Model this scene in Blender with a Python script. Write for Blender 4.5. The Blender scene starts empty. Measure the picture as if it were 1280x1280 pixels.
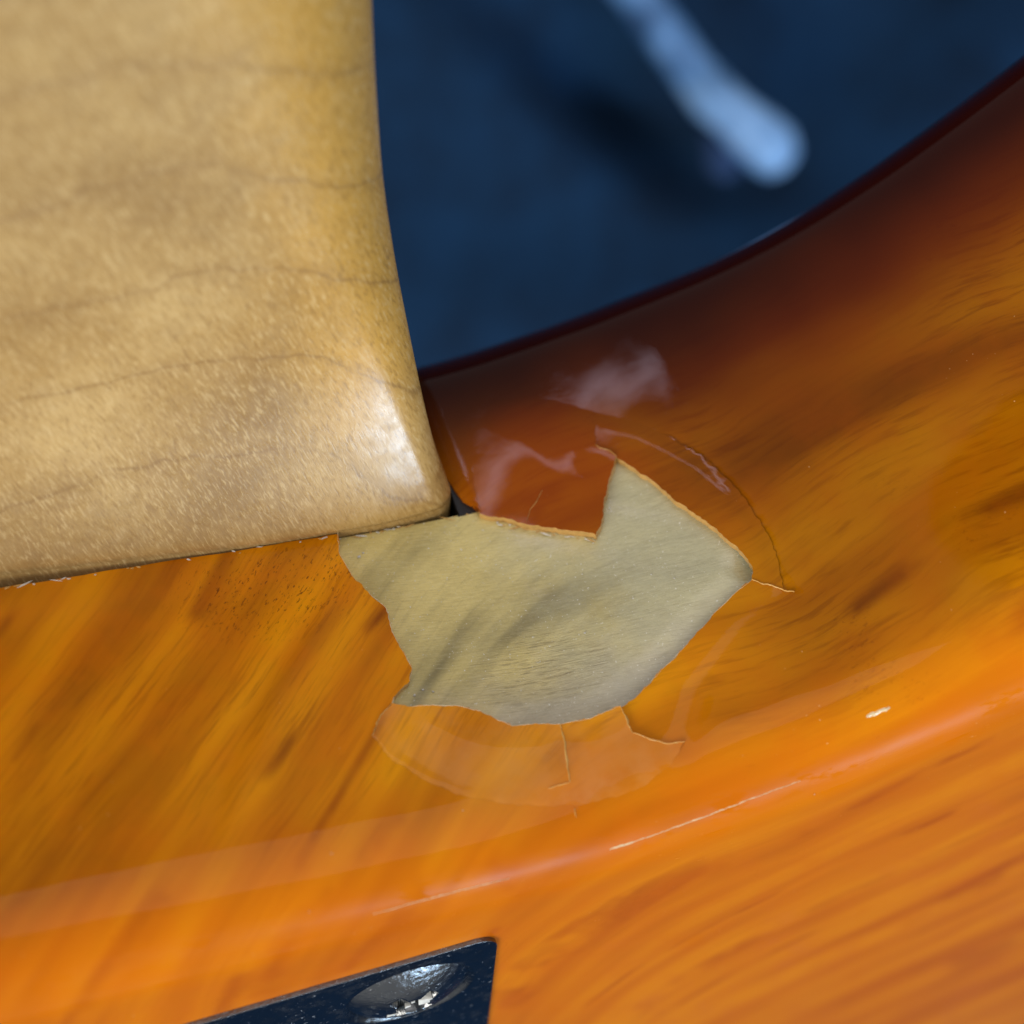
import bpy, math, random
import numpy as np
from mathutils import Vector, Matrix
from mathutils.geometry import delaunay_2d_cdt

# ------------------------------------------------------------------ camera, world, lamps, exposure
scene = bpy.context.scene
COL = scene.collection
CAM_H = 0.45
cam_data = bpy.data.cameras.new('camera')
cam_data.sensor_width = 36.0
cam_data.lens = 56.25
cam_data.clip_start = 0.005
cam_data.clip_end = 50.0
cam_data.dof.use_dof = True
cam_data.dof.focus_distance = 0.113
cam_data.dof.aperture_fstop = 19.0
camera = bpy.data.objects.new('camera', cam_data)
camera.location = (0, 0, CAM_H)            # looks straight down on the cloth
COL.objects.link(camera)
scene.camera = camera

world = bpy.data.worlds.new('World')
scene.world = world
world.use_nodes = True
wbg = world.node_tree.nodes['Background']
wbg.inputs['Color'].default_value = (0.92, 0.96, 1.0, 1)
wbg.inputs['Strength'].default_value = 0.40


def area(name, loc, target, sx, sy, power, color):
    l = bpy.data.lights.new(name, 'AREA')
    l.shape = 'RECTANGLE'
    l.size, l.size_y = sx, sy
    l.energy = power
    l.color = color
    o = bpy.data.objects.new(name, l)
    o.location = loc
    o.rotation_euler = (Vector(target) - Vector(loc)).to_track_quat('-Z', 'Y').to_euler()
    COL.objects.link(o)
    return o


area('ceiling_panel', (0.45, 0.66, 1.45), (0, 0, 0.33), 1.5, 1.0, 5.0, (1.0, 0.92, 0.90))
area('key_lamp', (-0.60, -0.82, 1.18), (0, 0, 0.33), 0.8, 0.7, 16.5, (1.0, 0.95, 0.86))
area('tube_lamp', (-0.19, 1.3, 0.86), (0, 0, 0.33), 0.26, 0.028, 0.15, (0.88, 0.80, 1.0))
area('window', (0.87, -1.00, 0.78), (0, 0, 0.33), 0.36, 0.24, 11.0, (0.56, 0.77, 1.0))

scene.view_settings.view_transform = 'Standard'
scene.view_settings.look = 'None'
scene.view_settings.exposure = 0.0
scene.view_settings.gamma = 1.0
scene.view_settings.use_curve_mapping = False

MM = 0.001
# the guitar's own frame (x across, y along the neck, z out of its back; millimetres), as it leans under the camera
G_R = np.array([0.95116402, 0.04869063, 0.30482165])
G_U = np.array([0.22325305, 0.5734461, -0.78823705])
G_F = np.array([0.21317855, -0.81779508, -0.53457096])
G_O = np.array([-15.897, 106.388, 36.669])


def sstep(x, a, b):
    t = np.clip((np.asarray(x, float) - a) / (b - a), 0, 1)
    return t * t * (3 - 2 * t)


# ------------------------------------------------------------------ material helpers
class NT:
    def __init__(self, name):
        self.m = bpy.data.materials.new(name)
        self.m.use_nodes = True
        self.t = self.m.node_tree
        self.n = self.t.nodes
        self.b = self.n['Principled BSDF']

    def put(self, sock, v):
        if v is None:
            return
        if hasattr(v, 'is_output'):
            self.t.links.new(v, sock)
        elif isinstance(v, (tuple, list)) and len(v) == 3 and sock.type == 'RGBA':
            sock.default_value = (*v, 1)
        else:
            sock.default_value = v

    def math(self, op, a, b=None, c=None, clamp=False):
        n = self.n.new('ShaderNodeMath')
        n.operation = op
        n.use_clamp = clamp
        self.put(n.inputs[0], a)
        if b is not None:
            self.put(n.inputs[1], b)
        if c is not None:
            self.put(n.inputs[2], c)
        return n.outputs[0]

    def vmath(self, op, a, b=None, out=0):
        n = self.n.new('ShaderNodeVectorMath')
        n.operation = op
        self.put(n.inputs[0], a)
        if b is not None:
            if op == 'SCALE':
                self.put(n.inputs['Scale'], b)
            else:
                self.put(n.inputs[1], b)
        return n.outputs['Value'] if op in ('DOT_PRODUCT', 'LENGTH') else n.outputs[out]

    def coords(self):
        n = self.n.new('ShaderNodeTexCoord')
        return self.vmath('SCALE', n.outputs['Object'], 1000.0)      # millimetres

    def xyz(self, v):
        n = self.n.new('ShaderNodeSeparateXYZ')
        self.put(n.inputs[0], v)
        return n.outputs

    def comb(self, x, y, z):
        n = self.n.new('ShaderNodeCombineXYZ')
        for i, v in enumerate((x, y, z)):
            self.put(n.inputs[i], v)
        return n.outputs[0]

    def noise(self, v, scale=1.0, detail=3.0, rough=0.5, dist=0.0):
        n = self.n.new('ShaderNodeTexNoise')
        self.put(n.inputs['Vector'], v)
        n.inputs['Scale'].default_value = scale
        n.inputs['Detail'].default_value = detail
        n.inputs['Roughness'].default_value = rough
        n.inputs['Distortion'].default_value = dist
        return n.outputs['Fac']

    def ramp(self, f, stops, interp='LINEAR'):
        n = self.n.new('ShaderNodeValToRGB')
        n.color_ramp.interpolation = interp
        el = n.color_ramp.elements
        while len(el) < len(stops):
            el.new(0.5)
        for e, (p, c) in zip(el, stops):
            e.position = p
            e.color = (*c, 1) if len(c) == 3 else c
        self.put(n.inputs[0], f)
        return n.outputs[0]

    def mix(self, f, a, b, mode='MIX'):
        n = self.n.new('ShaderNodeMix')
        n.data_type = 'RGBA'
        n.blend_type = mode
        self.put(n.inputs[0], f)
        self.put(n.inputs[6], a)
        self.put(n.inputs[7], b)
        return n.outputs[2]

    def rng(self, v, a, b, c=0.0, d=1.0, smooth=True):
        n = self.n.new('ShaderNodeMapRange')
        n.interpolation_type = 'SMOOTHSTEP' if smooth else 'LINEAR'
        self.put(n.inputs['Value'], v)
        n.inputs['From Min'].default_value = a
        n.inputs['From Max'].default_value = b
        n.inputs['To Min'].default_value = c
        n.inputs['To Max'].default_value = d
        return n.outputs[0]

    def bump(self, h, strength=0.2, dist=0.0002, normal=None):
        n = self.n.new('ShaderNodeBump')
        n.inputs['Strength'].default_value = strength
        n.inputs['Distance'].default_value = dist
        self.put(n.inputs['Height'], h)
        if normal is not None:
            self.put(n.inputs['Normal'], normal)
        return n.outputs[0]

    def set(self, **kw):
        for k, v in kw.items():
            self.put(self.b.inputs[k.replace('_', ' ')], v)
        return self.m


# growth-ring planes of the body wood: normal GN, two in-plane axes
GN = Vector((0.383, -0.704, 0.596)).normalized()
GA = Vector((0.84, 0.0, -0.54)).normalized()
GB = GN.cross(GA).normalized()
GN2 = Vector((0.68, -0.276, 0.68)).normalized()


def grain_vec(m, ka, kb, kc):
    p = m.coords()
    warp = m.noise(p, 0.05, 2.0)
    # the rings stand steeper under the heel than in the cutaway
    a1 = m.vmath('DOT_PRODUCT', p, tuple(GN))
    a2 = m.vmath('DOT_PRODUCT', p, tuple(GN2))
    wx = m.rng(m.xyz(p)[0], -4.0, 26.0)
    a = m.math('ADD', a2, m.math('MULTIPLY', wx, m.math('SUBTRACT', a1, a2)))
    a = m.math('ADD', a, m.math('MULTIPLY', warp, 2.6))
    b = m.vmath('DOT_PRODUCT', p, tuple(GA))
    c = m.vmath('DOT_PRODUCT', p, tuple(GB))
    return p, m.comb(m.math('MULTIPLY', a, ka), m.math('MULTIPLY', b, kb), m.math('MULTIPLY', c, kc))


def mat_lacquer(name='amber_lacquer', pale=0.0):
    m = NT(name)
    p, v = grain_vec(m, 0.22, 0.024, 0.024)
    broad = m.noise(v, 1.0, 2.0, 0.5)
    col = m.ramp(broad, [(0.34, (0.40, 0.120, 0.0008)), (0.48, (0.64, 0.220, 0.0010)), (0.62, (0.80, 0.315, 0.0012))])
    _, v2 = grain_vec(m, 0.75, 0.11, 0.11)
    fine = m.noise(v2, 1.0, 4.0, 0.6)
    col = m.mix(m.rng(fine, 0.48, 0.78, 0.0, 0.18), col, (0.27, 0.066, 0.0010))
    _, v5 = grain_vec(m, 3.4, 0.20, 0.20)
    hair = m.noise(v5, 1.0, 3.0, 0.65)
    hp = m.rng(m.noise(p, 0.09, 3.0), 0.36, 0.62, 0.25, 1.0)
    hp = m.math('MULTIPLY', hp, m.rng(m.xyz(p)[2], -9.0, -1.0, 1.0, 0.25))    # quieter figure on the back
    col = m.mix(m.math('MULTIPLY', m.rng(hair, 0.46, 0.68, 0.0, 0.50), hp), col, (0.24, 0.058, 0.0008))
    # a few darker growth lines
    _, v3 = grain_vec(m, 0.11, 0.010, 0.010)
    line = m.noise(v3, 1.0, 1.0, 0.4)
    ln = m.math('ABSOLUTE', m.math('SUBTRACT', line, 0.47))
    col = m.mix(m.math('MULTIPLY', m.rng(ln, 0.0, 0.035, 0.75, 0.0), m.rng(m.noise(p, 0.12, 3.0), 0.42, 0.62)), col, (0.20, 0.042, 0.0015))
    # cloudy mottling under the finish
    mott = m.noise(p, 0.22, 4.0, 0.6)
    col = m.mix(m.rng(mott, 0.35, 0.75, 0.0, 0.35), col, (0.72, 0.175, 0.001))
    # open pores: short dark dashes
    _, v4 = grain_vec(m, 5.5, 1.7, 1.7)
    pore = m.noise(v4, 1.0, 3.0, 0.7)
    patch = m.noise(p, 0.13, 2.0)
    px_, py_, pz_ = m.xyz(p)
    qx = m.math('DIVIDE', m.math('ADD', px_, 9.0), 8.0)
    qz = m.math('DIVIDE', m.math('ADD', pz_, 24.5), 5.0)
    qq = m.math('ADD', m.math('MULTIPLY', qx, qx), m.math('MULTIPLY', qz, qz))
    patch = m.math('MAXIMUM', m.rng(patch, 0.58, 0.72, 0.0, 0.35), m.rng(m.math('ADD', qq, m.noise(p, 0.3, 3.0)), 0.55, 1.6, 0.85, 0.0))
    pf = m.math('MULTIPLY', m.rng(pore, 0.56, 0.68), patch)
    col = m.mix(pf, col, (0.13, 0.030, 0.002))
    # sunburst: the sprayed brown edge towards the front of the body
    z = m.xyz(p)[2]
    zz = m.math('ADD', z, m.math('MULTIPLY', m.math('SUBTRACT', m.noise(p, 0.06, 2.0), 0.5), 9.0))
    # redder toner on the back and round its edge
    col = m.mix(m.rng(zz, -10.0, -0.5, 0.0, 0.60), col, (0.50, 0.092, 0.0006))
    col = m.mix(m.math('MULTIPLY', m.rng(zz, -12.0, -30.0, 0.0, 0.6), m.rng(px_, -8.0, 16.0, 0.12, 1.0)), col, (0.46, 0.36, 0.7), 'MULTIPLY')
    # cutaway side darkened in the colour, standing in for its weaker light
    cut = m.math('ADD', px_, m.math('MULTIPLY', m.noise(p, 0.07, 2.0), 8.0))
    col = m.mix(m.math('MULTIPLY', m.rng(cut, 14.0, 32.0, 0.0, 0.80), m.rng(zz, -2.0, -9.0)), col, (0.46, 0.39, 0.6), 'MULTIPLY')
    col = m.mix(m.rng(zz, -24.0, -36.0, 0.0, 0.85), col, (0.135, 0.0150, 0.0006))
    col = m.mix(m.rng(zz, -28.5, -40.5, 0.0, 0.97), col, (0.020, 0.0019, 0.0004))
    # a redder pool of toner beside the neck pocket
    rx = m.math('DIVIDE', m.math('SUBTRACT', px_, 12.0), 9.0)
    rz = m.math('DIVIDE', m.math('ADD', pz_, 28.0), 8.0)
    rr_ = m.math('ADD', m.math('ADD', m.math('MULTIPLY', rx, rx), m.math('MULTIPLY', rz, rz)), m.math('MULTIPLY', m.noise(p, 0.2, 3.0), 0.5))
    col = m.mix(m.rng(rr_, 0.3, 1.5, 0.60, 0.0), col, (0.30, 0.042, 0.0010))
    # dust and pinprick flaws in the finish
    dst = m.noise(p, 2.7, 1.0, 0.5)
    dmask = m.math('MULTIPLY', m.rng(m.noise(p, 0.10, 3.0, 0.6), 0.50, 0.62), m.rng(zz, -30.0, -20.0))
    col = m.mix(m.math('MULTIPLY', m.rng(dst, 0.765, 0.82, 0.0, 0.55), dmask), col, (0.85, 0.50, 0.20))
    if pale:
        col = m.mix(m.rng(m.noise(p, 0.45, 4.0, 0.6), 0.3, 0.7, pale * 0.3, pale * 1.9), col, (0.62, 0.34, 0.13))
    # fine handling marks in the gloss
    scr = m.noise(m.comb(m.math('MULTIPLY', m.xyz(p)[0], 0.25), m.xyz(p)[1], m.math('MULTIPLY', z, 1.5)), 2.2, 4.0, 0.7)
    rough = m.rng(scr, 0.35, 0.8, 0.012, 0.07)
    # the back edge is rubbed dull, with islands of gloss left
    rub = m.math('MULTIPLY', m.rng(z, -2.8, -1.2), m.rng(z, 0.3, -0.05))
    isl = m.noise(m.comb(m.math('MULTIPLY', px_, 0.22), m.math('MULTIPLY', py_, 0.22), z), 1.0, 4.0, 0.7)
    rub = m.math('MULTIPLY', rub, m.rng(isl, 0.64, 0.54))
    rough = m.math('ADD', rough, m.math('MULTIPLY', rub, 0.22))
    h = m.noise(p, 0.55, 2.0)
    nb = m.bump(h, 0.015, 0.0002)
    return m.set(Base_Color=col, Roughness=rough, IOR=1.5, Specular_IOR_Level=0.16, Normal=nb)


def mat_bare():
    m = NT('bare_sealed_wood')
    p, v = grain_vec(m, 0.30, 0.035, 0.035)
    broad = m.noise(v, 1.0, 3.0, 0.55)
    col = m.ramp(broad, [(0.37, (0.25, 0.205, 0.078)), (0.48, (0.54, 0.445, 0.165)), (0.60, (0.72, 0.59, 0.22))])
    x, y, z = m.xyz(p)
    # greyer sealer towards the cutaway side and along the lower break
    g = m.math('ADD', m.math('MULTIPLY', x, 0.055), m.math('MULTIPLY', m.noise(p, 0.28, 3.0), 0.9))
    col = m.mix(m.rng(g, 0.66, 1.46, 0.0, 0.85), col, (0.50, 0.475, 0.305))
    lo = m.math('ADD', z, m.math('MULTIPLY', m.noise(p, 0.5, 3.0), 5.0))
    col = m.mix(m.rng(lo, -13.5, -7.5, 0.0, 0.70), col, (0.45, 0.405, 0.315))
    _, v2 = grain_vec(m, 2.6, 0.22, 0.22)
    fine = m.noise(v2, 1.0, 4.0, 0.65)
    col = m.mix(m.rng(fine, 0.5, 0.75, 0.0, 0.22), col, (0.18, 0.14, 0.060))
    # torn fibres run nearly along x on the wall
    fv = m.comb(m.math('MULTIPLY', x, 0.50), m.math('MULTIPLY', y, 0.50), m.math('MULTIPLY', m.math('SUBTRACT', z, m.math('MULTIPLY', x, 0.12)), 7.5))
    fib = m.noise(fv, 1.0, 5.0, 0.65, 0.4)
    dx = m.math('DIVIDE', m.math('SUBTRACT', x, 7.5), 6.0)
    dz = m.math('DIVIDE', m.math('ADD', z, 14.0), 4.0)
    blob = m.math('ADD', m.math('MULTIPLY', dx, dx), m.math('MULTIPLY', dz, dz))
    blob = m.math('ADD', blob, m.math('MULTIPLY', m.noise(p, 0.7, 3.0), 0.8))
    torn = m.rng(blob, 0.35, 1.5, 1.0, 0.0)
    col = m.mix(m.math('MULTIPLY', torn, m.rng(fib, 0.50, 0.68, 0.0, 0.70)), col, (0.17, 0.120, 0.052))
    col = m.mix(m.math('MULTIPLY', torn, m.rng(fib, 0.46, 0.34, 0.0, 0.55)), col, (0.52, 0.44, 0.24))
    tex = m.noise(fv, 2.2, 4.0, 0.7, 0.3)
    col = m.mix(m.rng(tex, 0.47, 0.66, 0.0, 0.30), col, (0.23, 0.175, 0.075))
    col = m.mix(m.rng(tex, 0.45, 0.32, 0.0, 0.30), col, (0.74, 0.66, 0.42))
    # dusty specks left in the sealer
    spk = m.noise(p, 4.5, 2.0, 0.6)
    col = m.mix(m.rng(spk, 0.67, 0.72, 0.0, 0.8), col, (0.75, 0.73, 0.62))
    h = m.math('ADD', m.math('MULTIPLY', fib, m.rng(torn, 0.0, 1.0, 0.25, 1.6)), m.math('MULTIPLY', m.noise(p, 1.6, 4.0, 0.6), 0.5))
    nb = m.bump(h, 0.42, 0.00020)
    rough = m.rng(m.noise(p, 1.2, 3.0), 0.3, 0.7, 0.16, 0.38)
    return m.set(Base_Color=col, Roughness=rough, IOR=1.48, Normal=nb, Coat_Weight=0.5, Coat_Roughness=0.12)


def mat_maple():
    m = NT('maple')
    p = m.coords()
    x, y, z = m.xyz(p)
    cloud = m.noise(p, 0.085, 4.0, 0.55)
    col = m.ramp(cloud, [(0.30, (0.290, 0.172, 0.058)), (0.5, (0.390, 0.245, 0.088)), (0.70, (0.490, 0.328, 0.130))])
    # amber tint towards the treble edge of the neck
    e = m.math('ADD', x, m.math('MULTIPLY', m.math('SUBTRACT', m.noise(p, 0.09, 3.0), 0.5), 9.0))
    e2 = m.rng(e, -9.0, 0.5, 0.0, 0.80)
    e2 = m.math('MULTIPLY', e2, m.rng(y, 13.0, 24.0, 0.25, 1.0))
    col = m.mix(e2, col, (0.60, 0.335, 0.062))
    # growth lines: faint broken lines crossing the carve
    w = m.noise(m.comb(m.math('MULTIPLY', x, 0.55), m.math('MULTIPLY', y, 0.4), m.math('MULTIPLY', z, 0.4)), 0.13, 4.0, 0.6)
    ph = m.math('ADD', m.math('MULTIPLY', y, 0.135), m.math('MULTIPLY', m.math('SUBTRACT', w, 0.5), 0.9))
    xb = m.math('MAXIMUM', m.math('ADD', x, 13.0), 0.0)
    ph = m.math('ADD', ph, m.math('MULTIPLY', m.math('MULTIPLY', xb, xb), 0.0036))
    tri = m.math('ABSOLUTE', m.math('SUBTRACT', m.math('FRACT', ph), 0.5))
    br = m.noise(p, 0.25, 4.0)
    lf = m.math('MULTIPLY', m.rng(tri, 0.0, 0.032, 0.40, 0.0), m.rng(br, 0.30, 0.52, 0.15, 1.0))
    soft = m.rng(tri, 0.0, 0.20, 0.16, 0.0)
    col = m.mix(soft, col, (0.24, 0.135, 0.050))
    col = m.mix(lf, col, (0.19, 0.098, 0.034))
    # fleck: short fibres seen on end
    fv = m.comb(m.math('MULTIPLY', m.math('ADD', x, m.math('MULTIPLY', y, 0.35)), 6.0), m.math('MULTIPLY', m.math('SUBTRACT', y, m.math('MULTIPLY', x, 0.25)), 1.0), m.math('MULTIPLY', z, 2.4))
    fl = m.noise(fv, 1.0, 3.0, 0.6, 0.6)
    big = m.noise(p, 0.5, 3.0, 0.6)
    col = m.mix(m.rng(fl, 0.50, 0.70, 0.0, 0.52), col, (0.64, 0.47, 0.225))
    col = m.mix(m.rng(fl, 0.49, 0.32, 0.0, 0.50), col, (0.24, 0.135, 0.046))
    col = m.mix(m.rng(big, 0.45, 0.70, 0.0, 0.14), col, (0.28, 0.18, 0.075))
    dirt = m.noise(p, 0.16, 5.0, 0.65)
    col = m.mix(m.rng(dirt, 0.55, 0.75, 0.0, 0.22), col, (0.29, 0.21, 0.12))
    nb = m.bump(fl, 0.12, 0.00010)
    nb = m.bump(m.noise(p, 9.0, 3.0, 0.7), 0.06, 0.00004, nb)
    rough = m.rng(m.noise(p, 0.9, 4.0), 0.3, 0.7, 0.25, 0.35)
    return m.set(Base_Color=col, Roughness=rough, IOR=1.5, Normal=nb)


def mat_chrome(name, base=0.55):
    m = NT(name)
    p = m.coords()
    pit = m.noise(p, 2.4, 5.0, 0.72, 0.8)
    pf = m.rng(pit, 0.625, 0.69)
    col = m.mix(pf, (base, base * 1.02, base * 1.05), (0.62, 0.64, 0.66))
    sm = m.noise(p, 0.9, 4.0, 0.6)
    rough = m.math('ADD', m.rng(sm, 0.35, 0.7, 0.05, 0.32), m.math('MULTIPLY', pf, 0.5))
    nb = m.bump(pit, 0.5, 0.00008)
    return m.set(Base_Color=col, Metallic=1.0, Roughness=rough, Normal=nb)


def mat_plain(name, col, rough, var=0.25, scale=1.5, ior=1.48, **kw):
    m = NT(name)
    p = m.coords()
    n = m.noise(p, scale, 4.0, 0.6)
    c = m.mix(m.rng(n, 0.3, 0.7, 0.0, var), col, tuple(x * 0.35 for x in col))
    return m.set(Base_Color=c, Roughness=rough, IOR=ior, Normal=m.bump(n, 0.3, 0.0001), **kw)


def mat_cloth(name, col, weave=0.9):
    m = NT(name)
    p = m.coords()
    x, y, z = m.xyz(p)
    w = m.math('MULTIPLY', m.math('SINE', m.math('MULTIPLY', x, weave * 6.28)), m.math('SINE', m.math('MULTIPLY', y, weave * 6.28)))
    n = m.noise(p, 0.028, 5.0, 0.65)
    c = m.mix(m.rng(n, 0.34, 0.66, 0.0, 0.8), col, tuple(v * 0.4 for v in col))
    return m.set(Base_Color=c, Roughness=0.9, IOR=1.3, Sheen_Weight=0.0, Normal=m.bump(w, 0.3, 0.0003))




def mat_cord():
    m = NT('pale_blue_plastic')
    p = m.coords()
    n = m.noise(p, 0.045, 3.0, 0.6)
    col = m.ramp(n, [(0.38, (0.020, 0.070, 0.18)), (0.50, (0.085, 0.215, 0.46)), (0.64, (0.25, 0.46, 0.80))])
    return m.set(Base_Color=col, Roughness=0.35, IOR=1.45, Normal=m.bump(n, 0.4, 0.004))


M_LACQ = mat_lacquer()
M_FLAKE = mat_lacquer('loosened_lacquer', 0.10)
M_RIM = mat_plain('lacquer_edge', (0.62, 0.36, 0.11), 0.22, 0.35, 2.0)
M_CRACK = mat_plain('crack_edge', (0.68, 0.40, 0.12), 0.25, 0.45, 1.5)
M_GLINT = mat_plain('pale_glint', (0.80, 0.62, 0.36), 0.18, 0.3, 2.0)  # pale colour stands in for light glinting off the back edge
M_LIP = mat_plain('pale_lip', (0.74, 0.60, 0.38), 0.3, 0.6, 1.2)
M_BARE = mat_bare()
M_MAPLE = mat_maple()
M_POCKET_SHADE = mat_plain('pocket_shade', (0.012, 0.011, 0.013), 0.5, 0.3, 0.8)  # near black paints the shade inside the neck pocket and its gap
M_PLATE = mat_chrome('chrome_plate', 0.16)
M_SCREW = mat_chrome('chrome_screw', 0.20)
M_CRUMB = mat_plain('pale_crumb', (0.70, 0.68, 0.62), 0.3, 0.3, 3.0)
M_CLOTH = mat_cloth('blue_cloth', (0.0035, 0.029, 0.082))
M_CORD = mat_cord()
M_TAIL = mat_cloth('slate_tail', (0.035, 0.075, 0.19), 0.5)

# ------------------------------------------------------------------ object helpers


def link(name, verts, faces, mats, parent=None, fmat=None, smooth=True, scale=MM):
    me = bpy.data.meshes.new(name)
    v = np.asarray(verts, float) * scale
    me.from_pydata([tuple(r) for r in v], [], [tuple(int(i) for i in f) for f in faces])
    for m in (mats if isinstance(mats, (list, tuple)) else [mats]):
        me.materials.append(m)
    if fmat is not None:
        me.polygons.foreach_set('material_index', np.asarray(fmat, dtype=np.int32))
    if smooth:
        me.polygons.foreach_set('use_smooth', np.ones(len(me.polygons), dtype=bool))
    me.update()
    o = bpy.data.objects.new(name, me)
    COL.objects.link(o)
    if parent is not None:
        o.parent = parent
    return o


# ------------------------------------------------------------------ the blue cloth far below
def build_cloth():
    xs = np.r_[-1.4, -0.9, -0.5, np.linspace(-0.32, 0.42, 150), 0.6, 0.95, 1.4]
    ys = np.r_[-1.4, -0.9, -0.5, np.linspace(-0.35, 0.42, 150), 0.6, 0.95, 1.4]
    X, Y = np.meshgrid(xs, ys)

    def ridge(cx, cy, ang, width, height, length):
        ca, sa = math.cos(ang), math.sin(ang)
        a = (X - cx) * ca + (Y - cy) * sa
        b = -(X - cx) * sa + (Y - cy) * ca
        return height * np.exp(-(b / width) ** 2) * np.exp(-(a / length) ** 2)
    Z = 0.0035 * np.sin(X * 31 + Y * 17) * np.sin(Y * 23 - X * 9 + 1)
    Z += ridge(0.00, 0.12, -0.55, 0.020, 0.018, 0.12)
    Z += ridge(0.05, 0.055, 0.10, 0.022, 0.012, 0.10)
    Z += ridge(0.14, 0.13, 0.9, 0.03, 0.02, 0.12)
    Z -= ridge(0.028, 0.112, -0.66, 0.012, 0.035, 0.035)
    n = len(xs)
    V = np.c_[X.ravel(), Y.ravel(), Z.ravel()]
    F = [(j * n + i, j * n + i + 1, (j + 1) * n + i + 1, (j + 1) * n + i) for j in range(len(ys) - 1) for i in range(n - 1)]
    o = link('cloth', V, F, M_CLOTH, scale=1.0)
    o['kind'] = 'structure'
    o['label'] = 'dark blue cloth with soft folds behind the guitar, out of focus'
    o['category'] = 'cloth'


build_cloth()


def tube(path, radii, nseg=24):
    path = np.asarray(path, float)
    V, F = [], []
    for i, (c, r) in enumerate(zip(path, radii)):
        d = path[min(i + 1, len(path) - 1)] - path[max(i - 1, 0)]
        d /= np.linalg.norm(d)
        a = np.cross(d, (0, 0, 1.0))
        a /= np.linalg.norm(a)
        b = np.cross(a, d)
        for k in range(nseg):
            th = 2 * math.pi * k / nseg
            V.append(c + r * (math.cos(th) * a + math.sin(th) * b * 0.75))
    for i in range(len(path) - 1):
        for k in range(nseg):
            F.append((i * nseg + k, i * nseg + (k + 1) % nseg, (i + 1) * nseg + (k + 1) % nseg, (i + 1) * nseg + k))
    F.append(tuple(range(nseg)))
    F.append(tuple(range((len(path) - 1) * nseg, len(path) * nseg))[::-1])
    return V, F


def build_cord():
    root = bpy.data.objects.new('strap_cord', None)
    COL.objects.link(root)
    k = 0.42 / 2000.0
    base = np.array([(845 - 640) * k, (640 - 60) * k, 0.022])
    root.location = tuple(base)

    def w(px, py, z):
        return np.array([(px - 640) * k, (640 - py) * k, z]) - base
    pts = [w(700, -130, .020), w(745, -70, .026), w(790, -15, .030), w(830, 40, .030), w(868, 92, .030), w(895, 125, .030)]
    V, F = tube(pts, [0.0046, 0.0050, 0.0052, 0.0058, 0.0056, 0.0066])
    link('cord', V, F, M_CORD, root, scale=1.0)
    pts = [w(880, 108, .030), w(890, 120, .030), w(915, 143, .031), w(945, 170, .031), w(966, 188, .030), w(976, 198, .028), w(981, 203, .026)]
    V, F = tube(pts, [0.0050, 0.0066, 0.0060, 0.0072, 0.0074, 0.0060, 0.0026])
    link('cord_end', V, F, M_CORD, root, scale=1.0)
    pts = [w(905, 150, .026), w(912, 175, .022), w(915, 196, .018), w(916, 206, .016)]
    V, F = tube(pts, [0.0052, 0.0055, 0.0048, 0.0022])
    link('loose_tail', V, F, M_TAIL, root, scale=1.0)
    root['label'] = 'blurred pale blue cord with a thick rounded end lying on the dark cloth'
    root['category'] = 'cord'


build_cord()

# ------------------------------------------------------------------ the guitar
guitar = bpy.data.objects.new('electric_guitar', None)
COL.objects.link(guitar)
Rm = np.array([G_R, G_U, -G_F])
loc = Rm @ (-G_O) * MM + np.array([0, 0, CAM_H])
mw = Matrix.Identity(4)
for i in range(3):
    for j in range(3):
        mw[i][j] = Rm[i, j]
    mw[i][3] = loc[i]
guitar.matrix_world = mw
guitar['label'] = 'amber sunburst electric guitar seen from its back, chipped lacquer at the maple neck joint'
guitar['category'] = 'guitar'

# body surface: plan curve of the heel and cutaways swept through a rounded edge profile; (s, t) in mm
PLAN = np.array([(-120, 62), (-105, 47), (-92, 34), (-80, 24), (-68, 18.5), (-55, 16), (-40, 14.2), (-27, 12.6), (-12, 10.7), (0, 9.3), (7, 8.9), (14.6, 10.1), (22.6, 11.8), (31.9, 14.6), (37.9, 17.6), (43.7, 21.7), (49.3, 26.5), (53.8, 30.5), (62, 38), (75, 51), (90, 67)], float)


def make_plan():
    seg = np.r_[0, np.cumsum(np.hypot(*np.diff(PLAN, axis=0).T))]
    u = np.arange(0, seg[-1], .25)
    p = np.c_[np.interp(u, seg, PLAN[:, 0]), np.interp(u, seg, PLAN[:, 1])]
    k = np.exp(-.5 * (np.arange(-36, 37) * .25 / 2.6) ** 2)
    k /= k.sum()
    q = np.array([np.convolve(np.pad(p[:, i], 36, mode='reflect', reflect_type='odd'), k, 'valid') for i in (0, 1)]).T
    s = np.r_[0, np.cumsum(np.hypot(*np.diff(q, axis=0).T))]
    t = np.gradient(q, s, axis=0)
    t /= np.linalg.norm(t, axis=1)[:, None]
    s = s - np.interp(0, q[:, 0], s)
    return s, q, np.c_[-t[:, 1], t[:, 0]]


PS, PQ, PN = make_plan()
R1, R2, TH = 6.0, 6.0, 45.4
A1 = R1 * np.pi / 2
WL = TH - R1 - R2
A2 = R2 * np.pi / 2


def profile(t):
    t = np.asarray(t, float)
    a = np.clip(t / R1, 0, np.pi / 2)
    b = np.clip((t - A1 - WL) / R2, 0, np.pi / 2)
    w = np.clip(t - A1, 0, WL)
    inset = R1 - np.minimum(t, 0) - R1 * np.sin(a) + R2 * (1 - np.cos(b)) + np.maximum(t - A1 - WL - A2, 0)
    z = -R1 * (1 - np.cos(a)) - w - R2 * np.sin(b)
    ph = np.pi / 2 - a - b
    return inset, z, np.cos(ph), np.sin(ph)


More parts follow.
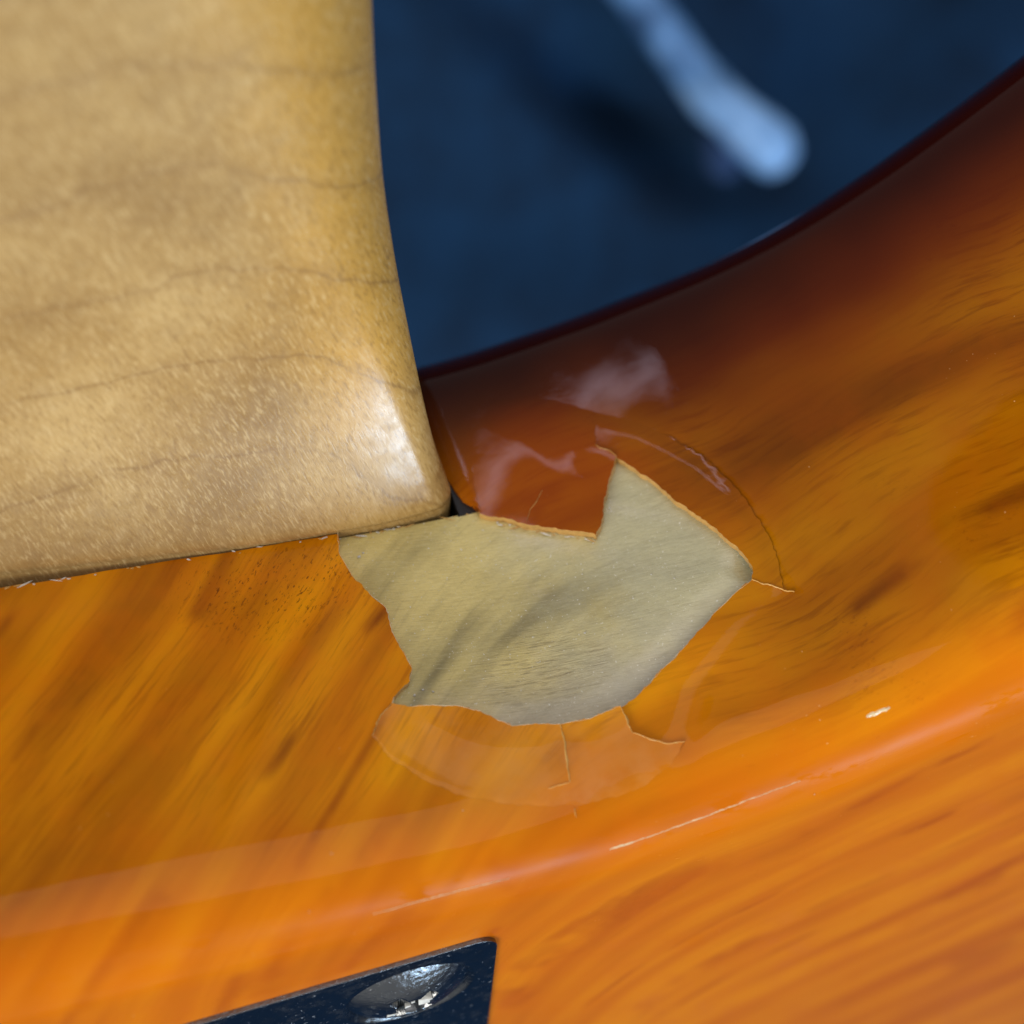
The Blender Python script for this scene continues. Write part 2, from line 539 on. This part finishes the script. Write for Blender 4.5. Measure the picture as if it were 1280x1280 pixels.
def surf(s, t, off=0.):
    s = np.asarray(s, float)
    q = np.c_[np.interp(s, PS, PQ[:, 0]), np.interp(s, PS, PQ[:, 1])]
    n = np.c_[np.interp(s, PS, PN[:, 0]), np.interp(s, PS, PN[:, 1])]
    i, z, cn, sn = profile(t)
    off = np.asarray(off, float)
    return np.c_[q + n * (-i + cn * off)[:, None], z + sn * off]


S_MIN, S_MAX, T_MIN, T_MAX = -100.0, 92.0, -125.0, 75.0
T_POCKET = 31.55
S_POCKET = 5.75
THICK = 0.58

chip_raw = [(7.13, 30.84), (8.8, 29.82), (9.93, 28.89), (11.73, 27.75), (13.29, 26.84), (14.54, 25.96), (15.26, 26.77), (16.4, 28.92), (17.32, 30.43), (18.24, 31.74), (19.2, 30.16), (20.14, 28.44), (21.15, 26.12), (22.39, 23.72), (23.34, 21.47), (23.89, 19.8), (23.88, 18.89), (23.53, 18.21), (21.77, 17.59), (19.9, 16.68), (17.56, 15.28), (15.36, 14.17), (13.14, 12.95), (11.49, 12.41), (9.39, 12.22), (7.18, 12.47), (5.63, 13.01), (4.0, 13.28), (3.09, 14.03), (2.22, 14.9), (0.75, 15.72), (-0.83, 16.16), (-2.19, 16.36), (-3.44, 16.96), (-3.18, 17.48), (-1.77, 18.45), (-1.32, 19.45), (-1.49, 20.48), (-1.89, 22.58), (-1.8, 24.61), (-2.67, 26.19), (-3.44, 27.76), (-3.85, 29.84), (-3.5, 31.9), (2.4, 32.6), (6.9, 32.0)]
arc_low = [(-5.38, 14.96), (-4.55, 12.92), (-2.88, 11.02), (-1.11, 9.51), (1.31, 8.34), (3.85, 7.49), (6.45, 6.85), (9.12, 6.53), (11.42, 6.71), (13.38, 7.43), (14.72, 8.56)]
cr3 = [(11.63, 10.27), (12.68, 9.37), (13.61, 8.79), (14.72, 8.56)]
cr2 = [(11.49, 12.41), (11.59, 11.42), (11.53, 10.93), (11.63, 10.27)]
cr6 = [(-5.38, 14.96), (-4.73, 15.93), (-4.27, 16.39), (-3.44, 16.96)]
arc_right = [(18.39, 36.29), (21.07, 33.9), (22.47, 32.04), (24.21, 29.11), (25.36, 25.67), (25.91, 22.45), (25.93, 19.57), (25.25, 16.53)]
cr4 = [(23.53, 18.21), (24.15, 17.51), (24.63, 17.22), (25.25, 16.53)]
cr7 = [(18.39, 36.29), (17.42, 34.3), (17.19, 33.45), (17.35, 32.99), (17.94, 32.5), (18.24, 31.74)]
piece_top = [(7.13, 30.84), (7.75, 35.5), (9.2, 39.2), (12.58, 40.0), (15.6, 38.6), (18.39, 36.29)]
cr1 = [(7.18, 12.47), (7.06, 11.12), (6.78, 9.97), (6.48, 8.39)]
cr1b = [(6.48, 8.39), (5.79, 8.36), (4.95, 8.37)]
cr4b = [(25.25, 16.53), (25.85, 16.12)]
cr5 = [(10.11, 28.86), (10.77, 29.92), (11.26, 30.25), (12.12, 31.13)]
cr8 = [(6.29, 6.68), (6.23, 6.05)]


def seg_pts(a, b, step=0.26, jag=0.075):
    """points from a towards b (b left out); the same for either direction"""
    key = (a, b) if a < b else (b, a)
    L = math.hypot(b[0] - a[0], b[1] - a[1])
    n = max(1, int(round(L / step)))
    rnd = random.Random('%.2f %.2f %.2f %.2f' % (*key[0], *key[1]))
    dx, dy = (key[1][0] - key[0][0]) / L, (key[1][1] - key[0][1]) / L
    jag_pts = []
    o = 0.0
    for i in range(1, n):
        o = 0.5 * o + rnd.uniform(-1, 1) * jag
        f = i / n
        jag_pts.append((key[0][0] + (key[1][0] - key[0][0]) * f - dy * o, key[0][1] + (key[1][1] - key[0][1]) * f + dx * o))
    full = [key[0]] + jag_pts + [key[1]]
    if a != key[0]:
        full = full[::-1]
    return full[:-1]


def chain(pts, closed=False, **k):
    out = []
    m = len(pts)
    for i in range(m if closed else m - 1):
        out += seg_pts(tuple(pts[i]), tuple(pts[(i + 1) % m]), **k)
    if not closed:
        out.append(tuple(pts[-1]))
    return out


i_a = chip_raw.index((-3.44, 16.96))
i_b = chip_raw.index((11.49, 12.41))
i_c = chip_raw.index((23.53, 18.21))
i_d = chip_raw.index((18.24, 31.74))
low_flake = arc_low + cr3[::-1][1:] + cr2[::-1][1:] + chip_raw[i_b + 1:i_a + 1] + cr6[::-1][1:-1]
right_flake = arc_right + cr4[::-1][1:] + chip_raw[i_d:i_c][::-1] + cr7[::-1][1:-1]
up_flake = piece_top + cr7[1:] + chip_raw[1:i_d][::-1]
POLY = {k: np.array(chain(v, True)) for k, v in dict(chip=chip_raw, low=low_flake, right=right_flake, up=up_flake).items()}
POCKET = np.array([(-72.0, T_POCKET), (S_POCKET - 0.3, T_POCKET), (6.6, T_POCKET - 0.25), (7.15, T_POCKET - 0.45), (6.9, T_POCKET + 0.3), (6.35, T_POCKET + 1.0), (6.0, T_POCKET + 2.2), (S_POCKET, T_POCKET + 4.0), (S_POCKET, T_MAX + 5), (-72.0, T_MAX + 5)])


def inside(poly, P):
    x, y = P[:, 0], P[:, 1]
    r = np.zeros(len(P), bool)
    n = len(poly)
    for i in range(n):
        x1, y1 = poly[i]
        x2, y2 = poly[(i + 1) % n]
        if y1 == y2:
            continue
        c = ((y1 > y) != (y2 > y)) & (x < (x2 - x1) * (y - y1) / (y2 - y1) + x1)
        r ^= c
    return r


def dist(line, P, closed=False):
    line = np.asarray(line, float)
    d = np.full(len(P), 1e9)
    m = len(line)
    for i in range(m if closed else m - 1):
        a = line[i]
        v = line[(i + 1) % m] - a
        L2 = v @ v
        if L2 < 1e-14:
            continue
        u = np.clip(((P - a) @ v) / L2, 0, 1)
        d = np.minimum(d, np.hypot(*(P - a - u[:, None] * v).T))
    return d


def wave(P):
    s, t = P[:, 0], P[:, 1]
    return 0.35 * (0.030 * np.sin(s * 0.31 + 0.4) * np.sin(t * 0.27 + 1.1) + 0.018 * np.sin(s * 0.73 + t * 0.41 + 2.0)
            + 0.010 * np.sin(s * 1.31 - t * 0.9))


def height(P, region):
    h = wave(P)
    rnd_edge = np.clip(1 - (P[:, 0] - S_POCKET) / 1.6, 0, 1) * (P[:, 1] > 29.5) * (P[:, 0] > S_POCKET - 0.8)
    h = h - 0.55 * rnd_edge ** 2
    if region == 'main':
        d = dist(chip_raw, P, True)
        h = h + 0.06 * np.exp(-(d / 1.6) ** 2)
        # soft dents left where the finish was pressed around the break
        h = h - 0.10 * np.exp(-(dist([(14.7, 8.5), (17.0, 11.5), (21.5, 14.6), (25.6, 16.0)], P) / 0.9) ** 2)
        h = h - 0.09 * np.exp(-(dist(arc_right[2:], P) / 0.4) ** 2)
        h = h - 0.02 * np.exp(-(dist([(-5.4, 15.0), (-5.6, 19.0), (-5.0, 24.0), (-4.6, 29.0)], P) / 0.5) ** 2)
        return h
    if region == 'low':
        d = dist(arc_low, P)
        return h + 0.085 * np.minimum(d, 4.0) + 0.035 * np.exp(-((d - 0.25) / 0.2) ** 2)
    if region == 'right':
        d = dist(arc_right, P)
        return h + 0.12 * sstep(d, 0.0, 1.3)
    if region == 'up':
        d = dist(piece_top, P)
        dc = dist(cr7, P)
        return h + 0.16 * sstep(d, 0.0, 7.0) + 0.12 * sstep(dc, 2.6, 0.0) * sstep(d, 0.0, 1.5)
    return h


def grid_lines(lo, hi, flo, fhi, fine, coarse):
    a = np.arange(flo, fhi + 1e-6, fine)
    left, right = [], []
    x, st = flo, fine
    while x > lo:
        st = min(st * 1.22, coarse)
        x -= st
        left.append(max(x, lo))
    x, st = fhi, fine
    while x < hi:
        st = min(st * 1.22, coarse)
        x += st
        right.append(min(x, hi))
    return np.array(left[::-1] + list(a) + right)


def build_lacquer(body):
    gs = grid_lines(S_MIN, S_MAX, -9, 29, 0.42, 2.5)
    gt = grid_lines(T_MIN, T_MAX, 3, 41, 0.42, 2.2)
    S, T = np.meshgrid(gs, gt)
    G = np.c_[S.ravel(), T.ravel()]
    # constraint chains
    cpts, cedges, index = [], [], {}

    def add(p):
        k = (round(p[0], 4), round(p[1], 4))
        if k not in index:
            index[k] = len(cpts)
            cpts.append((float(p[0]), float(p[1])))
        return index[k]
    for poly in POLY.values():
        for i in range(len(poly)):
            a, b = add(poly[i]), add(poly[(i + 1) % len(poly)])
            if a != b:
                cedges.append((a, b))
    for i in range(len(POCKET)):
        seg = seg_pts(tuple(POCKET[i]), tuple(POCKET[(i + 1) % len(POCKET)]), step=0.8, jag=0.05) + [tuple(POCKET[(i + 1) % len(POCKET)])]
        for u, v in zip(seg[:-1], seg[1:]):
            a, b = add(u), add(v)
            if a != b:
                cedges.append((a, b))
    C = np.array(cpts)
    near = (G[:, 0] > -12) & (G[:, 0] < 32) & (G[:, 1] > 2) & (G[:, 1] < 46)
    keep = np.ones(len(G), bool)
    idx = np.where(near)[0]
    md = np.full(len(idx), 1e9)
    for c in C:
        md = np.minimum(md, (G[idx, 0] - c[0]) ** 2 + (G[idx, 1] - c[1]) ** 2)
    keep[idx[md < 0.17 ** 2]] = False
    keep &= ~inside(POCKET + np.array([0.0, 0.0]), G)
    keep &= ~inside(POLY['chip'], G)
    G = G[keep]
    allp = np.vstack([C, G])
    res = delaunay_2d_cdt([Vector(p) for p in allp], cedges, [], 0, 1e-4)
    P = np.array([tuple(v) for v in res[0]])
    F = np.array([f for f in res[2] if len(f) == 3])
    cen = P[F].mean(axis=1)
    area2 = np.abs(np.cross(P[F[:, 1]] - P[F[:, 0]], P[F[:, 2]] - P[F[:, 0]]))
    hole = inside(POLY['chip'], cen) | inside(POCKET, cen) | (area2 < 1e-7)
    region = np.full(len(F), 0)
    for k, nm in ((1, 'low'), (2, 'right'), (3, 'up')):
        region[inside(POLY[nm], cen)] = k
    region[hole] = -1
    labels = {0: ('lacquer', 'main', 'glossy amber lacquer over the body'),
              1: ('lacquer_flake', 'low', 'loosened lens-shaped lacquer flake below the bare wood'),
              2: ('lacquer_flake', 'right', 'thin loosened lacquer flake with curved outer edge right of the bare wood'),
              3: ('lacquer_flake', 'up', 'lifted reddish lacquer flake beside the neck, above the bare wood')}
    for k, (name, nm, lab) in labels.items():
        f = F[region == k]
        used, inv = np.unique(f, return_inverse=True)
        f = inv.reshape(-1, 3)
        p = P[used]
        h = height(p, nm)
        V = surf(p[:, 0], p[:, 1], h)
        # outward orientation
        n = np.cross(V[f[:, 1]] - V[f[:, 0]], V[f[:, 2]] - V[f[:, 0]])
        out = surf(p[f[:, 0], 0], p[f[:, 0], 1], 1.0) - surf(p[f[:, 0], 0], p[f[:, 0], 1], 0.0)
        flip = (n * out).sum(1) < 0
        f[flip] = f[flip][:, ::-1]
        # broken rim along the hole
        cnt = {}
        for tri in f:
            for a, b in ((tri[0], tri[1]), (tri[1], tri[2]), (tri[2], tri[0])):
                key = (min(a, b), max(a, b))
                cnt.setdefault(key, []).append((a, b))
        bd = [v[0] for v in cnt.values() if len(v) == 1]
        mid = np.array([(p[a] + p[b]) / 2 for a, b in bd])
        on = (dist(POLY['chip'], mid, True) < 0.02) | (dist(POCKET, mid, True) < 0.12)
        faces = [tuple(t) for t in f]
        fm = [0] * len(faces)
        verts = [tuple(v) for v in V]
        top, low = {}, {}
        c2 = np.array(P[used])
        for (a, b), o in zip(bd, on):
            if not o:
                continue
            for q in (a, b):
                if q not in top:
                    top[q] = len(verts)
                    verts.append(tuple(V[q]))
                    low[q] = len(verts)
                    verts.append(tuple(surf(c2[q:q + 1, 0], c2[q:q + 1, 1], -THICK - 0.05)[0]))
            faces.append((top[b], top[a], low[a], low[b]))
            fm.append(0 if dist(POCKET, (c2[a:a + 1] + c2[b:b + 1]) / 2, True)[0] < 0.12 else 1)
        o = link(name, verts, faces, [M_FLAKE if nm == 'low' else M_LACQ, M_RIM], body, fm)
        o['label'] = lab


def build_body():
    gs = np.unique(np.r_[grid_lines(S_MIN, S_MAX, -6, 26, 0.4, 4.0), S_POCKET])
    gt = np.unique(np.r_[grid_lines(T_MIN, T_MAX, 11, 34, 0.4, 4.0), T_POCKET])
    S, T = np.meshgrid(gs, gt)
    P = np.c_[S.ravel(), T.ravel()]
    h = np.full(len(P), -THICK)
    near = (P[:, 0] > -7) & (P[:, 0] < 27) & (P[:, 1] > 10) & (P[:, 1] < 34)
    q = P[near]
    # the tear-out is hollowed a little along its lower and right-hand break, and torn in the middle
    d = dist([(23.9, 19.8), (23.5, 18.2), (19.9, 16.7), (15.4, 14.2), (11.5, 12.4), (7.2, 12.5), (4.0, 13.3)], q)
    h2 = -0.62 * np.exp(-(d / 1.25) ** 2)
    h2 += 0.05 * np.sin(q[:, 0] * 0.9 + q[:, 1] * 0.5) * np.sin(q[:, 1] * 0.7)
    b = np.exp(-(((q[:, 0] - 7.5) / 5.5) ** 2 + ((q[:, 1] - 17.5) / 3.2) ** 2))
    h2 += b * (0.05 * np.sin(q[:, 1] * 7.5 - q[:, 0] * 1.2 + 2.0 * np.sin(q[:, 0] * 0.7)) - 0.06)
    h[near] += h2
    V = surf(P[:, 0], P[:, 1], h)
    n = len(gs)
    F, wm = [], []
    for j in range(len(gt) - 1):
        for i in range(n - 1):
            cs, ct = (gs[i] + gs[i + 1]) / 2, (gt[j] + gt[j + 1]) / 2
            if -72 < cs < S_POCKET and ct > T_POCKET:
                continue
            F.append((j * n + i, (j + 1) * n + i, (j + 1) * n + i + 1, j * n + i + 1))
            wm.append(1 if 5.5 < cs < 7.6 and ct > T_POCKET - 0.3 else 0)
    V = [tuple(v) for v in V]
    # pocket: floor and treble side wall, 62 mm deep
    ss = np.linspace(-71.9, S_POCKET, 60)
    e = surf(ss, np.full(60, T_POCKET), -THICK)
    k = len(V)
    V += [tuple(q) for q in e] + [(q[0], q[1] - 62, q[2]) for q in e]
    F += [(k + i, k + i + 1, k + 60 + i + 1, k + 60 + i) for i in range(59)]
    x1, y1, zf = e[-1]
    k = len(V)
    V += [(x1, y1, zf), (x1, y1, -TH), (x1, y1 - 62, -TH), (x1, y1 - 62, zf)]
    F += [(k, k + 1, k + 2, k + 3)]
    fm = wm + [1] * 60
    body = link('body', V, F, [M_BARE, M_POCKET_SHADE], guitar, fm)
    body['label'] = 'bare grey olive wood laid open where the amber lacquer has chipped away'
    return body


body = build_body()
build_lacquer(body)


def ribbon(name, pts, width, mat, lift=0.02, hgt=0.05, region='main', seed=1, nick=0.0, label=None):
    """a thin sharp ridge of broken lacquer following (s, t) points"""
    rnd = random.Random(seed)
    c = np.array(chain(pts, step=0.16, jag=0.03))
    m = len(c)
    tan = np.gradient(c, axis=0)
    tan /= np.maximum(np.linalg.norm(tan, axis=1), 1e-6)[:, None]
    nor = np.c_[-tan[:, 1], tan[:, 0]]
    V, F = [], []
    for i in range(m):
        f = i / (m - 1)
        w = width * (0.35 + 0.65 * math.sin(math.pi * min(1, max(0, 0.08 + 0.84 * f)))) * rnd.uniform(0.6, 1.25)
        if nick:
            w *= 1 + nick * math.exp(-((f - 0.06) / 0.05) ** 2)
        row = np.array([c[i] - nor[i] * w / 2, c[i], c[i] + nor[i] * w / 2, c[i]])
        hh = height(row, region) + np.array([-0.03, lift + hgt, -0.03, -0.12])
        V += [tuple(v) for v in surf(row[:, 0], row[:, 1], hh)]
    for i in range(m - 1):
        for k in range(4):
            F.append((i * 4 + k, i * 4 + (k + 1) % 4, i * 4 + 4 + (k + 1) % 4, i * 4 + 4 + k))
    F += [(0, 3, 2, 1), (m * 4 - 4, m * 4 - 3, m * 4 - 2, m * 4 - 1)]
    o = link(name, V, F, mat, body, smooth=False)
    if label:
        o['label'] = label
    return o


ribbon('crack', cr1, 0.20, M_CRACK, region='low', seed=2)
ribbon('crack', cr1b, 0.08, M_CRACK, region='low', seed=3)
ribbon('crack', cr2, 0.17, M_CRACK, region='low', seed=4)
ribbon('crack', cr3, 0.10, M_CRACK, region='low', seed=5)
ribbon('crack', cr4 + cr4b[1:], 0.10, M_CRACK, region='right', seed=6)
ribbon('crack', cr5, 0.10, M_CRACK, region='up', seed=7)
ribbon('crack', cr6, 0.13, M_CRACK, region='low', seed=8)
ribbon('crack', cr7[2:], 0.09, M_CRACK, region='up', seed=9)
ribbon('crack', cr8, 0.10, M_CRACK, seed=10)
# pale fractured lip along the lower and left-hand break
lip = chip_raw[i_b:]
for k_, (a_, b_, w_) in enumerate(((0, 3, .08), (3, 5, .12), (6, 9, .12), (9, 11, .16), (12, 14, .10), (14, 17, .10), (18, 21, .08))):
    ribbon('broken_edge', lip[a_:b_ + 1], w_, M_LIP, lift=0.0, hgt=0.02, region='low' if b_ < 11 else 'main', seed=40 + k_)
ribbon('broken_edge', chip_raw[17:20], 0.09, M_LIP, lift=0.0, hgt=0.02, seed=60)
ribbon('broken_edge', chip_raw[20:23], 0.07, M_LIP, lift=0.0, hgt=0.02, seed=61)
ribbon('edge_glint', [(7.88, 3.1), (9.35, 3.09), (13.76, 3.12), (17.73, 3.23), (21.12, 3.21)], 0.16, M_GLINT, hgt=0.02, seed=11, nick=2.2)  # pale ribbons paint the broken highlight along the rounded back edge
ribbon('edge_glint', [(-7.92, 2.84), (-5.02, 2.97), (-1.78, 3.07), (1.29, 3.05)], 0.14, M_GLINT, hgt=0.02, seed=12)
ribbon('edge_glint', [(26.64, 5.84), (27.5, 5.84), (28.3, 5.86)], 0.5, M_GLINT, hgt=0.03, seed=13)

# crumbs of broken finish
rnd = random.Random(5)


def crumb(s, t, r, off):
    V, F = [], []
    c = surf([s], [t], off)[0]
    import itertools
    base = [Vector(v).normalized() for v in itertools.product((-1, 1), repeat=3)]
    for b in base:
        V.append(c + np.array(b) * r * np.array([rnd.uniform(.5, 1.5), rnd.uniform(.4, 1.0), rnd.uniform(.4, 1.1)]))
    F = [(0, 1, 3, 2), (4, 6, 7, 5), (0, 4, 5, 1), (2, 3, 7, 6), (0, 2, 6, 4), (1, 5, 7, 3)]
    link('finish_crumb', V, F, M_CRUMB, body, smooth=False)


for s_, t_, r_ in [(-1.6, 17.6, .16), (-0.9, 17.9, .15), (-0.3, 17.6, .17), (-3.7, 17.3, .14), (-2.4, 29.6, .20), (-2.0, 29.9, .14), (8.2, 30.0, .16), (9.0, 29.5, .13), (13.8, 26.3, .12),
                   (14.2, 25.8, .10), (11.2, 19.0, .12), (15.3, 20.4, .09), (18.6, 20.8, .10), (17.2, 21.7, .09), (16.3, 28.1, .10), (12.6, 23.6, .08), (10.8, 29.2, .12)]:
    crumb(s_, t_, r_ * .8, -0.52)
for s_, t_, r_ in [(9.3, 10.6, .13), (-1, 8.3, .07), (21.8, 1.5, .07), (-10, 7.5, .07), (-12, 4.2, .06)]:
    crumb(s_, t_, r_ * .8, 0.05)


def sliver(s, t, length, width, ang, off):
    c = surf([s], [t], off)[0]
    e1 = surf([s + 0.1], [t], off)[0] - c
    e2 = surf([s], [t + 0.1], off)[0] - c
    e1, e2 = e1 / np.linalg.norm(e1), e2 / np.linalg.norm(e2)
    nn = np.cross(e2, e1)
    d = e1 * math.cos(ang) + e2 * math.sin(ang)
    w = -e1 * math.sin(ang) + e2 * math.cos(ang)
    V = []
    for a, b, h in ((-.5, 0, .1), (-.15, .5, .2), (.2, .4, .5), (.5, .05, .9), (.1, -.5, .4), (-.25, -.4, .15)):
        V.append(c + d * a * length + w * b * width * rnd.uniform(.6, 1.2) + nn * h * width * 0.8)
    V += [v - nn * width * 0.5 for v in V]
    F = [(5, 4, 3, 2, 1, 0), (6, 7, 8, 9, 10, 11)] + [(i, (i + 1) % 6, 6 + (i + 1) % 6, 6 + i) for i in range(6)]
    link('lacquer_sliver', V, F, M_CRUMB if rnd.random() < .6 else M_RIM, body, smooth=False)


for i in range(34):
    s_ = -28 + 35 * rnd.random() ** 0.8
    sliver(s_, T_POCKET - rnd.uniform(0.0, 0.28), rnd.choice((.2, .3, .35, .5, .9, 1.2)), rnd.uniform(.06, .16), rnd.uniform(-.5, .5), 0.03 if s_ < -3.7 else -0.42)
for i in range(16):
    s_ = rnd.uniform(7.6, 14.4)
    sliver(s_, 30.5 - (s_ - 7.1) * 0.62 - rnd.uniform(.05, .3), rnd.choice((.2, .3, .5, .8)), rnd.uniform(.06, .13), rnd.uniform(-1.0, .1), -0.40)


# ------------------------------------------------------------------ neck
def build_neck():
    ys = np.r_[-40, 0, np.linspace(6, 20, 57), np.linspace(20.6, 62, 84), np.linspace(63, 86, 18)]
    ky = np.array([-40, 9.3, 12, 16, 20, 26, 32, 38, 45, 52, 90])
    kx = np.array([5.65, 5.65, 4.90, 4.41, 4.17, 3.79, 3.58, 3.88, 4.36, 4.33, 4.33])
    ty = np.linspace(8, 95, 4000)
    sl = np.cumsum(0.42 * sstep(ty, 9.6, 11.2) * (1 - sstep(ty, 14.5, 30)) + 0.06 * sstep(ty, 14.5, 30) * (1 - sstep(ty, 40, 60))) * (ty[1] - ty[0])
    rows = []
    NP = 84
    for y in ys:
        xr = np.interp(y, ky, kx)
        # smooth the table
        xr = np.mean([np.interp(y + d, ky, kx) for d in (-2, -1, 0, 1, 2)]) if y > 12 else xr
        xc = -23.0
        w = xr - xc
        zb = -27.7 - float(np.interp(y, ty, sl))
        rc = 1.5 + 12.0 * float(sstep(y, 8, 60))
        crown = 0.20 + 0.9 * float(sstep(y, 8, 50))
        # profile from the treble side foot, over the back, to the bass side foot
        pts = []
        zs = -50.0
        nside, narc, nflat = 8, 16, (NP - 2 * 8 - 2 * 16)
        side = [(w, zs + (zb - rc - zs) * i / nside) for i in range(nside)]
        arc = [(w - rc + rc * math.cos(a), zb - rc + rc * math.sin(a)) for a in np.linspace(0, math.pi / 2, narc)]
        half = side + arc
        flat = [((w - rc) * (1 - 2 * (i + 1) / (nflat + 1)), zb) for i in range(nflat)]
        prof = half + flat + [(-a, b) for a, b in half[::-1]]
        for (a, b) in prof:
            zz = b - (crown * (a / w) ** 2 + 0.5 * min(max((abs(a) - w + 6.5) / 6.5, 0), 1) ** 2) * (1 if b > zs + 1 else 0)
            yy = y
            rows.append((xc + a, yy, zz))
    n = len(rows) // len(ys)
    V = np.array(rows)
    # the back rounds over just before it enters the pocket (the heel line slants like the body's end)
    hy = np.interp(V[:, 0], PQ[:, 0], PQ[:, 1]) + 0.15
    dd = np.clip(1 - (V[:, 1] - hy) / 1.1, 0, 1)
    top = sstep(V[:, 2], -36, -30)
    V[:, 2] -= 0.42 * dd ** 2 * top
    F = []
    for j in range(len(ys) - 1):
        for i in range(n - 1):
            F.append((j * n + i, j * n + i + 1, (j + 1) * n + i + 1, (j + 1) * n + i))
        F.append((j * n + n - 1, j * n, (j + 1) * n, (j + 1) * n + n - 1))
    F.append(tuple(range(n))[::-1])
    F.append(tuple(range((len(ys) - 1) * n, len(ys) * n)))
    o = link('neck', V, F, M_MAPLE, guitar)
    o['label'] = 'tan maple neck with worn satin back and squared heel corner'


build_neck()


# ------------------------------------------------------------------ neck plate with one screw in view
def build_plate():
    wx, wy, rc, th = 51.0, 64.0, 1.7, 0.36
    off = 6.4
    rh = 4.95

    def outline(ins, nseg=8):
        r = max(rc - ins, 0.15)
        pts = []
        for cx, cy, a0 in ((-rc, -rc, 0), (-wx + rc, -rc, 90), (-wx + rc, -wy + rc, 180), (-rc, -wy + rc, 270)):
            for k in range(nseg + 1):
                a = math.radians(a0 + 90 * k / nseg)
                pts.append((cx + r * math.cos(a), cy + r * math.sin(a)))
        return pts
    V, F = [], []
    bev = 0.06
    steps = [(0, -0.05), (0, th - bev)] + [(bev * (1 - math.cos(a)), th - bev + bev * math.sin(a)) for a in np.linspace(0.3, math.pi / 2, 6)]
    rings = []
    for ins, z in steps:
        st = len(V)
        o = outline(ins)
        V += [(a, b, z) for a, b in o]
        rings.append((st, len(o)))
    for (a, n), (b, _) in zip(rings[:-1], rings[1:]):
        for i in range(n):
            F.append((a + i, a + (i + 1) % n, b + (i + 1) % n, b + i))
    # top face with the countersunk hole
    out = outline(bev)
    circ = [(-off + rh * math.cos(2 * math.pi * k / 72), -off + rh * math.sin(2 * math.pi * k / 72)) for k in range(72)]
    pts = out + circ
    ed = [(i, (i + 1) % len(out)) for i in range(len(out))] + [(len(out) + i, len(out) + (i + 1) % 72) for i in range(72)]
    res = delaunay_2d_cdt([Vector(p) for p in pts], ed, [], 0, 1e-5)
    st = len(V)
    V += [(v[0], v[1], th) for v in res[0]]
    for f in res[2]:
        c = sum((Vector(res[0][i]) for i in f), Vector((0, 0))) / len(f)
        if (c - Vector((-off, -off))).length < rh * 0.995:
            continue
        inside_o = inside(np.array(out), np.array([[c.x, c.y]]))[0]
        if inside_o:
            F.append(tuple(st + i for i in f))
    # countersink: rounded lip, cone
    prev = None
    for r, z in ((rh, th), (rh - 0.10, th - 0.03), (rh - 0.22, th - 0.10), (rh - 0.36, th - 0.20), (rh - 0.6, 0.06), (3.2, 0.05)):
        a = len(V)
        V += [(-off + r * math.cos(2 * math.pi * k / 72), -off + r * math.sin(2 * math.pi * k / 72), z) for k in range(72)]
        if prev is not None:
            for k in range(72):
                F.append((prev + k, prev + (k + 1) % 72, a + (k + 1) % 72, a + k))
        prev = a
    plate = link('neck_plate', V, F, M_PLATE, guitar, smooth=False)
    for p in plate.data.polygons:
        p.use_smooth = abs(p.normal.z) < 0.995
    plate.location = (0.25 * MM, -1.15 * MM, 0.004 * MM)
    plate['label'] = 'pitted chrome neck plate corner at the lower frame edge'
    # screw: domed head with a worn cross recess
    rs = 4.5
    rr = np.linspace(0, 1, 60)
    na = 120
    SV, SF = [], []
    ang0 = math.radians(38)
    for q in rr:
        for k in range(na):
            a = 2 * math.pi * k / na
            x, y = q * rs * math.cos(a), q * rs * math.sin(a)
            z = 0.08 + 1.35 * (1 - q ** 2)
            xr = x * math.cos(ang0) + y * math.sin(ang0)
            yr = -x * math.sin(ang0) + y * math.cos(ang0)
            slot = 0
            for u, v in ((xr, yr), (yr, xr)):
                slot = max(slot, float(sstep(abs(v), 0.56, 0.36) * sstep(abs(u), 2.15, 1.55)))
            core = float(sstep(math.hypot(x, y), 1.3, 0.8))
            z -= 1.25 * max(slot, core) * (1 - 0.35 * q)
            SV.append((-off + x, -off + y, z))
    for j in range(len(rr) - 1):
        for k in range(na):
            SF.append((j * na + k, (j + 1) * na + k, (j + 1) * na + (k + 1) % na, j * na + (k + 1) % na))
    screw = link('screw', SV, SF, M_SCREW, plate)
    screw['label'] = 'domed cross-head screw with crusted slots'
    r2 = random.Random(8)
    for (x, y, r) in ((-1.5, -0.9, .42), (0.9, 0.2, .48), (0.9, 1.6, .22), (-0.3, -0.4, .22), (-0.6, -1.5, .26), (0.1, 0.1, .18)):
        V = []
        import itertools
        for b in itertools.product((-1, 1), repeat=3):
            V.append((-off + x + b[0] * r * r2.uniform(.6, 1.2), -off + y + b[1] * r * r2.uniform(.6, 1.2), 0.95 + b[2] * r * r2.uniform(.4, .8)))
        link('crust_grain', V, [(0, 1, 3, 2), (4, 6, 7, 5), (0, 4, 5, 1), (2, 3, 7, 6), (0, 2, 6, 4), (1, 5, 7, 3)], M_CRUMB, plate, smooth=False)


build_plate()
